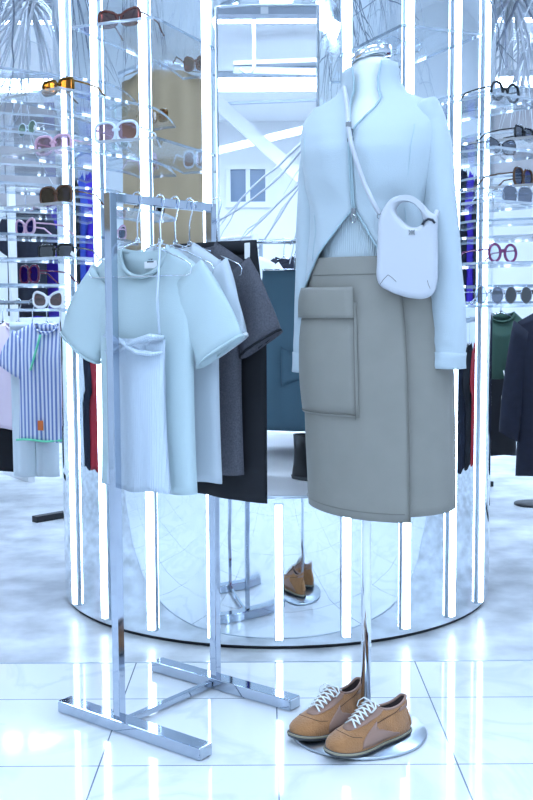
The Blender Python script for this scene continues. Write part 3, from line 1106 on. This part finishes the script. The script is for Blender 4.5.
def shoe(loc, rz, label, mir=1):
    """toe towards local -y, heel at +y, 26 cm"""
    t = thing('trainer', label, 'shoe', loc, rz, 'tan suede trainers')
    L = .262

    def outline(th, g=0, yb=0, yf=0, wk=1.0):
        # th 0 = toe; returns x, y of a footprint curve
        c_, s_ = math.cos(th), math.sin(th)
        y0, y1 = L / 2 - yb, -L / 2 + yf
        y = lerp(y0, y1, (1 + math.copysign(abs(c_) ** .85, c_)) / 2)
        u = (L / 2 - y) / L                          # 0 heel .. 1 toe
        wmax = .0345 + .0125 * math.sin(min(1, u / .70) * PI / 2) ** 2 - .006 * math.exp(-((u - .42) / .15) ** 2)
        x = (wmax * wk + g) * math.copysign(abs(s_) ** .72, s_)
        x += mir * .010 * (max(0, u - .45) / .55) ** 2 * 1.0
        return x, y - g * c_

    N = 56
    def rg(z, g=0, yb=0, yf=0, wk=1, zf=None):
        out = []
        for k in range(N):
            th = 2 * PI * k / N
            x, y = outline(th, g, yb, yf, wk)
            out.append(Vector((x, y, z + (zf(th, y) if zf else 0))))
        return out
    toe_spring = lambda th, y: .010 * max(0, (-y - .06) / .07) ** 1.6
    b = MB()
    b.loft([rg(z, g, zf=toe_spring) for z, g in ((.0, -.003), (.002, .001), (.007, .002), (.0125, .001), (.0135, -.003))])
    so = b.build('sole', M['sole'], t)
    b = MB()
    b.loft([rg(z, g, zf=toe_spring) for z, g in ((.0075, .0028), (.009, .0032), (.0112, .0030), (.0128, .0018))], cap=False)
    b.build('welt', M['gum'], so, sol=.001)
    # upper: z, grow, heel inset, toe inset, width
    UP = [(.0115, -.001, .001, .002, 1.0), (.027, .000, .000, .003, 1.0), (.037, -.001, .002, .010, .98), (.046, -.002, .004, .026, .94), (.054, -.003, .007, .050, .88), (.062, -.003, .009, .078, .80), (.070, -.003, .010, .100, .72), (.078, -.003, .009, .118, .64), (.084, -.003, .008, .130, .58), (.0885, -.004, .009, .138, .53)]

    def S(th, q, off=0):
        z, g, yb, yf, wk = interp([(i / (len(UP) - 1),) + u for i, u in enumerate(UP)], q)
        x, y = outline(th, g + off, yb, yf, wk)
        c_ = math.cos(th)
        dip = -.012 * q ** 3 * max(0, 1 - (c_ * 1.15) ** 2) + .004 * q ** 3 * (1 if c_ < 0 else .8) * c_ * c_
        return Vector((x, y, z + toe_spring(th, y) * (1 - q) + dip + off * q * .6))
    NQ = 22
    b = MB()
    rings = [[S(2 * PI * k / N, i / (NQ - 1)) for k in range(N)] for i in range(NQ)]
    b.loft(rings, cap=False)
    up = b.build('upper', M['suede'], t)
    # lining
    b = MB()
    top = rings[-1]
    cen = sum(top, Vector()) / N
    b.loft([top, [cen + (p - cen) * .93 + Vector((0, 0, -.002)) for p in top], [cen + (p - cen) * .90 + Vector((0, 0, -.025)) for p in top], [cen + (p - cen) * .8 + Vector((0, 0, -.045)) for p in top], [cen + (p - cen) * .05 + Vector((0, 0, -.047)) for p in top]], cap=False)
    b.build('lining', M['lining'], t)
    b = MB()
    b.tube([p + Vector((0, 0, .0005)) for p in top], .0032, 8, closed=True)
    b.build('collar', M['eyestay'], t)

    def sp(name, pth, q0f, q1f, off, m_, nq=8):
        """overlay following the upper between two height curves"""
        b = MB()
        rows = []
        for th in pth:
            a_, c_ = q0f(th), q1f(th)
            rows.append([S(th, lerp(a_, c_, j / (nq - 1)), off) for j in range(nq)])
        b.grid(rows)
        return b.build(name, m_, t, sol=.0012, off=0)
    # eyestay and vamp overlay round the laces
    ths = [R(-62 + 124 * k / 44) for k in range(45)]
    sp('eyestay', ths, lambda th: .46 + .30 * (abs(th) / R(62)) ** 2.2, lambda th: .985, .0016, M['eyestay'], 10)
    # side swoosh-free curved overlays and heel counter
    for s_ in (-1, 1):
        tl = [R(s_ * (66 + 52 * k / 20)) for k in range(21)]
        sp('side_overlay', tl, lambda th: .05, lambda th: .07 + .55 * max(0, 1 - (abs(th) - R(66)) / R(52)) ** 1.3, .0013, M['eyestay'], 8)
        MB().tube([S(th, .52 + .30 * ((abs(th) - R(66)) / R(52)) ** 1.3, .0012) for th in tl], .0008, 4).build('side_seam', M['lining'], t)
        tl = [R(s_ * (112 + 66 * k / 14)) for k in range(15)]
        sp('heel_band', tl, lambda th: .66, lambda th: .80, .0016, M['eyestay'], 5)
    tl = [R(150 + 60 * k / 16) for k in range(17)]
    sp('heel_counter', tl, lambda th: .08, lambda th: .52, .0014, M['suede'], 8)
    # tongue
    b = MB()
    rows = []
    for k in range(10):
        q = k / 9
        y = lerp(-.052, .012, q)
        z = lerp(.060, .098, q ** .9)
        hw = lerp(.013, .022, q)
        rows.append([Vector((mir * .004 * (1 - q) + hw * s_, y, z + .004 - .004 * s_ * s_)) for s_ in (-1, -.6, -.2, .2, .6, 1)])
    b.grid(rows)
    b.build('tongue', M['eyestay'], t, sol=.003)
    # laces: crossing rows with a bow end
    for k in range(6):
        q = k / 5
        y = lerp(-.056, .002, q)
        z = lerp(.066, .0965, q ** .9)
        hw = lerp(.014, .019, q)
        cx = mir * .004 * (1 - q)
        for s_ in (-1, 1):
            b = MB()
            b.tube([(cx - s_ * (hw + .004), y - .004, z - .004), (cx - s_ * hw * .6, y - .001, z + .0035), (cx, y + .003, z + .0060 + (.002 if s_ > 0 else 0)), (cx + s_ * hw * .6, y + .008, z + .0055), (cx + s_ * (hw + .004), y + .011, z + .0005)], .0026, 6, flat=.55)
            b.build('lace', M['lace'], t)
    for s_ in (-1, 1):
        MB().tube([(s_ * .003, .006, .104), (s_ * .020, .003, .107), (s_ * .030, -.004, .098), (s_ * .026, -.013, .088)], .0022, 6, flat=.6).build('lace', M['lace'], t)
    # toe seam
    MB().tube([S(R(a), .30 + .10 * math.cos(R(a) * 1.5), .0006) for a in range(-60, 61, 6)], .0006, 4).build('toe_seam', M['lining'], t)
    return t


def dirz(a, b_):
    d = Vector(b_) - Vector(a)                       # from toe to heel
    return math.atan2(d.y, d.x) - PI / 2


n_toe, n_heel = (.136, 2.338), (.340, 2.488)
f_toe, f_heel = (.074, 2.418), (.243, 2.603)
shoe(((n_toe[0] + n_heel[0]) / 2, (n_toe[1] + n_heel[1]) / 2, .0095), dirz(n_toe, n_heel), 'tan suede trainer with white laces, in front of the chrome pole', 1)
shoe(((f_toe[0] + f_heel[0]) / 2 - .004, (f_toe[1] + f_heel[1]) / 2, .0095), dirz(f_toe, f_heel), 'tan suede trainer with white laces, partly hidden on the rack side of the pole', -1)

# ------------------------------------------------------------------ inside and behind the tall opening
hanger((.115, ROD_Y, ROD_Z + .0085), R(4), 'clip hanger inside the drum holding the slate teal skirt', None, width=.26, clip=True)
ts = thing('skirt', 'slate teal skirt with a patch pocket hanging inside the opening of the drum', 'skirt', (.115, ROD_Y, ROD_Z - .115), R(4))
b = MB()
for sg in (-1, 1):
    panel(b, lambda xi: 0, lambda xi: -.63 - .012 * math.cos(xi * 1.4), lambda q: .125 + .040 * min(1, q * 2.2), .05, sg, .006, 12)
b.build('body', M['teal'], ts, sol=.003, off=0)
b = MB()
b.loft([[(.129 * math.cos(2 * PI * k / 40), .020 * math.sin(2 * PI * k / 40), z) for k in range(40)] for z in (-.07, -.045, .002)], cap=False)
b.build('waistband', M['teal'], ts, sol=.002)
b = MB()
rows = []
for j in range(8):
    q = j / 7
    rows.append([(lerp(-.06, .07, i / 9) , -.056 - .010 * math.sin(PI * i / 9) * math.sin(PI * q) , lerp(-.30, -.46, q) - (.05 * math.sin(PI * i / 9) * (1 - q) * -1 * -.6) + .05 * (i / 9) * q) for i in range(10)])
b.grid(rows)
b.build('patch_pocket', M['teal'], ts, sol=.004)

bt = thing('ankle_boot', 'black ankle boot standing inside the drum under the teal skirt', 'boot', (.165, 3.43, OZ0), R(60))
b = MB()
rr = []
for z, y, a, c_ in ((.0, 0, .032, .088), (.012, 0, .034, .092), (.03, .004, .033, .086), (.05, .020, .031, .066), (.07, .036, .030, .048), (.10, .040, .031, .042), (.15, .042, .033, .043)):
    rr.append([Vector((a * math.cos(2 * PI * k / 28), y + c_ * math.sin(2 * PI * k / 28), z)) for k in range(28)])
b.loft(rr, cap=False)
b.build('upper', M['boot'], bt, sol=.002)
b = MB()
b.loft([[Vector((a * math.cos(2 * PI * k / 28), c_ * math.sin(2 * PI * k / 28), z)) for k in range(28)] for z, a, c_ in ((.0005, .034, .092), (.012, .036, .095))])
b.build('sole', M['sole'], bt)


def rail(name, label, a, b_, z, m_, grp=None, base=True, double=None, r=.012):
    """free-standing clothes rail from a to b (x, y)"""
    a, b_ = Vector((a[0], a[1], 0)), Vector((b_[0], b_[1], 0))
    mid = (a + b_) / 2
    d = b_ - a
    rz = math.atan2(d.y, d.x)
    L = d.length
    t = thing(name, label, 'clothes rail', mid, rz, grp)
    for s_ in (-1, 1):
        MB().box((s_ * L / 2, 0, z / 2), (r * 2, r * 2, z)).build('post', m_, t, smooth=False)
        MB().box((s_ * L / 2, 0, .016), (.04, .44, .03)).build('foot', m_, t, smooth=False)
    for h in [z] + ([double] if double else []):
        MB().tube([(-L / 2, 0, h - .01), (L / 2, 0, h - .01)], r * .9, 8).build('hanging_bar', m_, t)
    return t


def rp(a, b_, q, z):
    return Vector((lerp(a[0], b_[0], q), lerp(a[1], b_[1], q), z))


def hang(kind, loc, rz, m_, label, grp, length=.6, half=.17, seed=1, cat=None, hm='chrome', hlab=None):
    """a background garment under its hanger hook; the hanger is its own thing"""
    hanger(loc + Vector((0, 0, .001)), rz, (hlab or 'hanger carrying the ' + label), 'hangers on the shop rails', width=half * 1.9, m_=hm, r=.0025)
    o = loc + Vector((0, 0, -.113))
    if kind == 'top':
        return tee('top', label, cat or 'top', o, rz, m_, grp, half=half, length=length, sleeve=.2, spread=.4, seed=seed, front_dip=.05)
    if kind == 'coat':
        return tee('coat', label, cat or 'coat', o, rz, m_, grp, half=half, length=length, sleeve=length * .72, sleeve_w=.085, spread=.16, seed=seed, front_dip=.04, longs=True, depth=.05)
    t = thing('trousers', label, cat or 'trousers', o, rz, grp)
    for s_ in (-1, 1):
        b = MB()
        for sg in (-1, 1):
            p = MB()
            panel(p, lambda xi: 0, lambda xi: -length, lambda q: half * .5, .025, sg, .006, seed + s_, nx=11)
            b.add([(x + s_ * half * .47, y + .004 * s_, z) for x, y, z in p.v], p.f)
        b.build('trouser_leg', m_, t, sol=.002, off=0)
    b = MB()
    b.loft([[(half * .99 * math.cos(2 * PI * k / 24), .03 * math.sin(2 * PI * k / 24), z) for k in range(24)] for z in (-.04, .004)], cap=False)
    b.build('waistband', m_, t, sol=.003)
    return t


# rail with white hangers, seen through the opening
A_, B_ = (-.42, 6.35), (-.06, 5.85)
rail('clothes_rail', 'pale clothes rail with white hangers seen through the drum opening', A_, B_, 1.44, M['wall'])
for k in range(7):
    q = .12 + .12 * k
    hang('top', rp(A_, B_, q, 1.44), R(-8), M['ice' if k % 2 else 'white'], 'pale top on a white hanger, on the rail seen through the drum opening', 'pale tops seen through the opening', seed=20 + k, length=.62, hm='white', hlab='white hanger on the rail seen through the drum opening')
A_, B_ = (-.03, 6.6), (.62, 6.6)
rail('clothes_rail', 'steel clothes rail of dark clothes behind the teal skirt', A_, B_, 1.46, M['steel'])
for k, mm in enumerate(('navy', 'black', 'navy', 'teal')):
    hang('coat', rp(A_, B_, .22 + .17 * k, 1.46), R(-50 + 6 * k), M[mm], 'dark coat on the rail behind the teal skirt', 'dark coats seen through the opening', seed=30 + k, length=.85, half=.18)

# roof structure and services seen through the opening
bm1 = thing('ceiling_beam', 'pale beam with brackets across the top of the drum opening', 'beam', (0, 7.0, 2.96))
MB().box((0, 0, 0), (8.8, .12, .10)).build('beam_web', M['duct'], bm1, smooth=False)
for k in range(11):
    MB().box((-2.5 + .5 * k, -.07, .05), (.05, .16, .16), Matrix.Rotation(.5, 3, 'X')).build('bracket', M['wall'], bm1, smooth=False)
du = thing('ceiling_vent', 'grey slatted ceiling vent seen through the drum opening', 'vent', at(298, 71, 8.2), R(-8))
MB().box((0, 0, .045), (.95, .30, .03)).build('backing', M['wall'], du, smooth=False)
for k in range(3):
    MB().box((0, -.11 + .11 * k, -.03 + .02 * k), (.95, .05, .05), Matrix.Rotation(.06, 3, 'Y')).build('slat', M['duct'], du, smooth=False)
pi_ = thing('pipe', 'thin bent conduit hanging from the ceiling, seen through the drum opening', 'pipe', at(254, 50, 7.6))
MB().tube([(.0, 0, .30), (0, 0, .0), (0, 0, -.12), (-.02, 0, -.155), (-.06, 0, -.16), (-.10, 0, -.13)], .012, 8).build('conduit', M['duct'], pi_)
for k, (p, q, Y, lab) in enumerate((((228, 112), (290, 168), 9.0, 'pale slanting brace seen through the drum opening, the steeper one'), ((216, 104), (318, 100), 9.6, 'thin level tie rod high in the drum opening'), ((222, 150), (312, 128), 10.2, 'long sloping truss bar low in the drum opening'))):
    a, b_ = at(p[0], p[1], Y), at(q[0], q[1], Y)
    d = (b_ - a).normalized()
    a, b_ = a - d * .3, b_ + d * .3
    o = MB().bar(a, b_, .05, (.11, .02, .07)[k]).build('roof_brace', M['wall' if k != 1 else 'duct'], smooth=False)
    tag(o, lab, 'brace')
wf = MB()
wx, wz = at(248, 186, Y1).x, at(248, 186, Y1).z
for x in (-.22, 0, .22):
    wf.box((wx + x, Y1 - .03, wz), (.05, .06, .47))
for z in (-.21, .21):
    wf.box((wx, Y1 - .03, wz + z), (.50, .07, .06))
wo = struct('window_1', MB().box((wx, Y1 - .012, wz), (.44, .02, .42)), M['dusk'], 'small dark window on the far wall seen through the opening')
wfo = wf.build('window_frame', M['wall'], wo, smooth=False)
struct('trim_2', MB().box((-2.9, 9.0, 2.32), (3.3, .08, .85)), M['greywall'], 'taupe fascia panel behind the left shelves')
struct('trim_3', MB().box((3.1, 9.0, 2.5), (2.6, .08, .7)), M['greywall'], 'taupe fascia panel behind the right shelves')

# ------------------------------------------------------------------ clothes behind the drum on the left
A_, B_ = (-.98, 5.2), (-1.9, 6.1)
rail('clothes_rail', 'black-footed low clothes rail with the striped shirt, left of the drum', A_, B_, 1.08, M['boot'])
st_ = hang('top', rp(A_, B_, .14, 1.08), R(-14), M['shirt'], 'blue and white striped shirt with mint edging on the left rail', None, length=.60, half=.17, seed=41, cat='shirt')
b = MB()
b.tube([(lerp(-.17, .17, k / 10), -.032, -.598 + .004 * math.sin(k)) for k in range(11)], .006, 6)
b.build('hem_trim', M['mint'], st_)
MB().tube([(-.02 - .06 * k / 6, -.036, -.06 - .18 * k / 6) for k in range(7)], .006, 6).build('front_trim', M['mint'], st_)
MB().box((-.03, -.040, -.52), (.03, .002, .05)).build('patch', M['orange'], st_, smooth=False)
c_ = hang('coat', rp(A_, B_, .34, 1.08), R(-8), M['pink'], 'pale pink and white long jacket just behind the striped shirt', None, length=.56, half=.16, seed=42)
MB().box((-.19, -.06, -.44), (.035, .002, .04)).build('patch', M['orange'], c_, smooth=False)
hang('pants', rp(A_, B_, .24, 1.08), R(-6), M['ice'], 'pale washed trousers hanging below the striped shirt', None, length=.80, half=.125, seed=43)
hang('coat', rp(A_, B_, .56, 1.08), R(-4), M['navy'], 'dark navy coat behind the pale trousers on the left rail', None, length=.80, half=.2, seed=44)
hang('top', rp(A_, B_, .75, 1.08), R(-4), M['olive'], 'camouflage patterned top at the left picture edge', None, length=.6, half=.17, seed=45)
hang('coat', rp(A_, B_, .46, 1.08), R(-4), M['black'], 'black coat hanging between the pale trousers and the navy coat', None, length=.80, half=.17, seed=46)
A_, B_ = (-2.2, 6.5), (-1.05, 6.5)
rail('clothes_rail', 'tall white clothes rail of dark clothes behind the left shelves', (-1.53, 6.4), (-1.0, 6.75), 1.76, M['wall'], r=.02)
for k, (mm, nm) in enumerate((('navy', 'navy'), ('purple', 'violet'), ('blue', 'cobalt blue'), ('black', 'black'))):
    hang('top', rp((-1.53, 6.4), (-1.0, 6.75), .14 + .22 * k, 1.76), R(-35 + 5 * k), M[mm], nm + ' top on the tall white rail behind the left shelves', 'dark tops behind the left shelves', length=.66, half=.18, seed=50 + k)

# ------------------------------------------------------------------ clothes behind the drum on the right
A_, B_ = (1.10, 5.9), (1.55, 5.0)
rail('clothes_rail', 'dark clothes rail right of the drum holding a navy coat', A_, B_, 1.12, M['boot'])
hang('coat', Vector((1.38, 5.12, 1.12)), R(10), M['navy'], 'long navy wool coat on the right rail', None, length=.80, half=.165, seed=61)
gj = hang('top', Vector((1.215, 5.45, 1.12)), R(14), M['green'], 'bottle green jacket with white drawstrings next to the navy coat', None, length=.34, half=.13, seed=62)
for s_ in (0, 1):
    MB().tube([(.03 * s_ + .01 * math.sin(k * 1.3 + s_), -.04, -.30 - .045 * k) for k in range(8)], .003, 5).build('drawstring', M['lace'], gj)
hang('coat', Vector((1.20, 5.68, 1.12)), R(8), M['black'], 'black coat behind the green jacket on the right rail', None, length=.78, half=.17, seed=63)
A_, B_ = (2.05, 3.5), (2.15, 5.1)
rail('clothes_rail', 'tall steel clothes rail of violet and red clothes right of the drum', A_, B_, 1.78, M['steel'], double=.98)
for k, mm in enumerate(('purple', 'navy', 'purple', 'black', 'blue', 'navy')):
    hang('top', rp(A_, B_, .1 + .16 * k, 1.78), R(75), M[mm], 'dark or violet top on the upper bar of the rail right of the drum', 'upper tops right of the drum', hlab='hanger on the upper bar right of the drum', length=.62, half=.17, seed=70 + k)
for k, mm in enumerate(('red', 'navy', 'black', 'red', 'navy', 'green')):
    hang('top', rp(A_, B_, .1 + .16 * k, .98), R(75), M[mm], 'red or dark top on the lower bar of the rail right of the drum', 'lower tops right of the drum', hlab='hanger on the lower bar right of the drum', length=.6, half=.17, seed=80 + k)
A_, B_ = (-2.05, 3.5), (-2.15, 5.1)
rail('clothes_rail', 'tall steel clothes rail of mixed clothes left of the drum', A_, B_, 1.78, M['steel'], double=.98)
for k, mm in enumerate(('navy', 'purple', 'blue', 'black', 'white', 'navy')):
    hang('top', rp(A_, B_, .1 + .16 * k, 1.78), R(-75), M[mm], 'top on the upper bar of the rail left of the drum', 'upper tops left of the drum', hlab='hanger on the upper bar left of the drum', length=.62, half=.17, seed=90 + k)
for k, mm in enumerate(('black', 'red', 'navy', 'white', 'red', 'black')):
    hang('top', rp(A_, B_, .1 + .16 * k, .98), R(-75), M[mm], 'top on the lower bar of the rail left of the drum', 'lower tops left of the drum', hlab='hanger on the lower bar left of the drum', length=.6, half=.17, seed=100 + k)
ds = thing('stand_base', 'round black floor plate of a stand on the concrete at the right edge', 'stand', at(531, 506, 5.43) * 1.0)
ds.location.z = 0
b = MB()
b.loft([[(r_ * math.cos(2 * PI * k / 40), r_ * math.sin(2 * PI * k / 40), z) for k in range(40)] for z, r_ in ((.001, .088), (.010, .088), (.013, .083))])
b.build('plate', M['boot'], ds)
MB().tube([(.05, 0, .01), (.05, 0, .9)], .01, 10).build('pole', M['boot'], ds)

# beige curtain added out of view, so the drum mirrors a beige shape
cu_ = thing('curtain', 'short beige curtain added out of view to give the beige reflection behind the left shelves', 'curtain', (-1.54, 2.40, 0), R(127))
b = MB()
rows = []
for z in [1.30 + i * .075 for i in range(11)]:
    rows.append([((k - 30) * .026, -.012 * math.sin(k * .45) - .12 * math.cos((k - 30) / 30 * 1.3), z) for k in range(61)])
b.grid(rows)
b.build('cloth', M['beige'], cu_, sol=.004)
MB().tube([(-.82, -.1, 2.07), (.82, -.1, 2.07)], .014, 10).build('curtain_rod', M['chrome'], cu_)

# ------------------------------------------------------------------ dried branches hung from the ceiling


def branch(loc, dirs, n, length, seed, label, mm, r0=.006, droop=.25, twigs=4):
    rnd = random.Random(seed)
    b = MB()
    base = Vector(dirs).normalized()
    for i in range(n):
        p = Vector((rnd.uniform(-.03, .03), rnd.uniform(-.03, .03), 0))
        d = (base + Vector((rnd.gauss(0, .35), rnd.gauss(0, .35), rnd.gauss(0, .2)))).normalized()
        pts = [p.copy()]
        N = 11
        for k in range(N):
            d = (d + Vector((rnd.gauss(0, .10), rnd.gauss(0, .10), rnd.gauss(0, .08) - droop * .12))).normalized()
            p = p + d * length / N
            pts.append(p.copy())
            if k > 2 and rnd.random() < twigs / 10:
                e = (d + Vector((rnd.gauss(0, .5), rnd.gauss(0, .5), rnd.gauss(0, .5)))).normalized()
                q = p.copy()
                tp = [q.copy()]
                for _ in range(4):
                    e = (e + Vector((rnd.gauss(0, .18), rnd.gauss(0, .18), -.08))).normalized()
                    q = q + e * length * .07
                    tp.append(q.copy())
                b.tube(tp, [r0 * .4, r0 * .36, r0 * .3, r0 * .25, r0 * .15], 4, cap=False)
        b.tube(pts, [lerp(r0, r0 * .3, k / N) for k in range(N + 1)], 5, cap=False)
    o = b.build('dried_branch', M[mm])
    o.location = loc
    return tag(o, label, 'dried branch')


def plume(loc, n, length, seed, label, mm='twig', spread=.5):
    rnd = random.Random(seed)
    b = MB()
    for i in range(n):
        a = rnd.uniform(0, 2 * PI)
        out = rnd.uniform(.1, 1) * spread
        p = Vector((0, 0, 0))
        d = Vector((math.cos(a) * out, math.sin(a) * out, rnd.uniform(-.1, .3)))
        pts = [p.copy()]
        for k in range(7):
            d = (d + Vector((rnd.gauss(0, .05), rnd.gauss(0, .05), -.16))).normalized()
            p = p + d * length / 7 * rnd.uniform(.8, 1.1)
            pts.append(p.copy())
        b.tube(pts, [.004, .006, .007, .006, .005, .0035, .0015, .0005], 4, cap=False, flat=.4)
    o = b.build('pampas_plume', M[mm])
    o.location = loc
    return tag(o, label, 'dried plant')


branch(at(62, -30, 3.6) + Vector((-.12, 0, .05)), (-.8, -.1, -.6), 8, .6, 1, 'grey bare twigs sweeping down across the top left corner', 'twigd', .005)
branch(at(35, -20, 4.6), (-.5, 0, -.8), 12, .7, 2, 'bleached twigs behind the grey ones at the top left', 'twig', .006)
plume(at(30, 2, 5.0), 110, .55, 3, 'white feathery plume hanging behind the upper left shelves')
plume(at(512, -6, 4.5), 80, .5, 4, 'white feathery plume at the top right corner')
plume(at(530, 40, 5.2), 70, .5, 5, 'white feathery plume lower at the right edge, behind the glasses')
branch(at(522, -15, 3.9), (-.1, 0, -1), 3, .40, 6, 'thin bare stick slanting down the top right corner', 'twigd', .005, twigs=1)
branch((.55, 2.45, 2.52), (.1, .1, -1), 26, .75, 7, 'dense bleached twigs hung above the mannequin, mirrored in the drum', 'twigd', .006)
branch((1.05, 2.7, 2.55), (0, .1, -1), 26, .8, 8, 'bleached twigs hung right of the mannequin, mirrored in the drum', 'twig', .007)
branch((-.75, 2.45, 2.55), (0, .1, -1), 16, .6, 9, 'bleached twigs hung above the rack, mirrored in the drum', 'twig', .005)
branch((-1.25, 2.9, 2.75), (0, .1, -1), 16, .8, 10, 'grey twigs hung left of the rack, mirrored in the drum', 'twigd', .006)
branch((.35, 5.3, 2.0), (-.45, -.05, -1), 9, .95, 11, 'bleached curving branches in the drum opening above the teal skirt', 'twig', .010, droop=-.2, twigs=2)
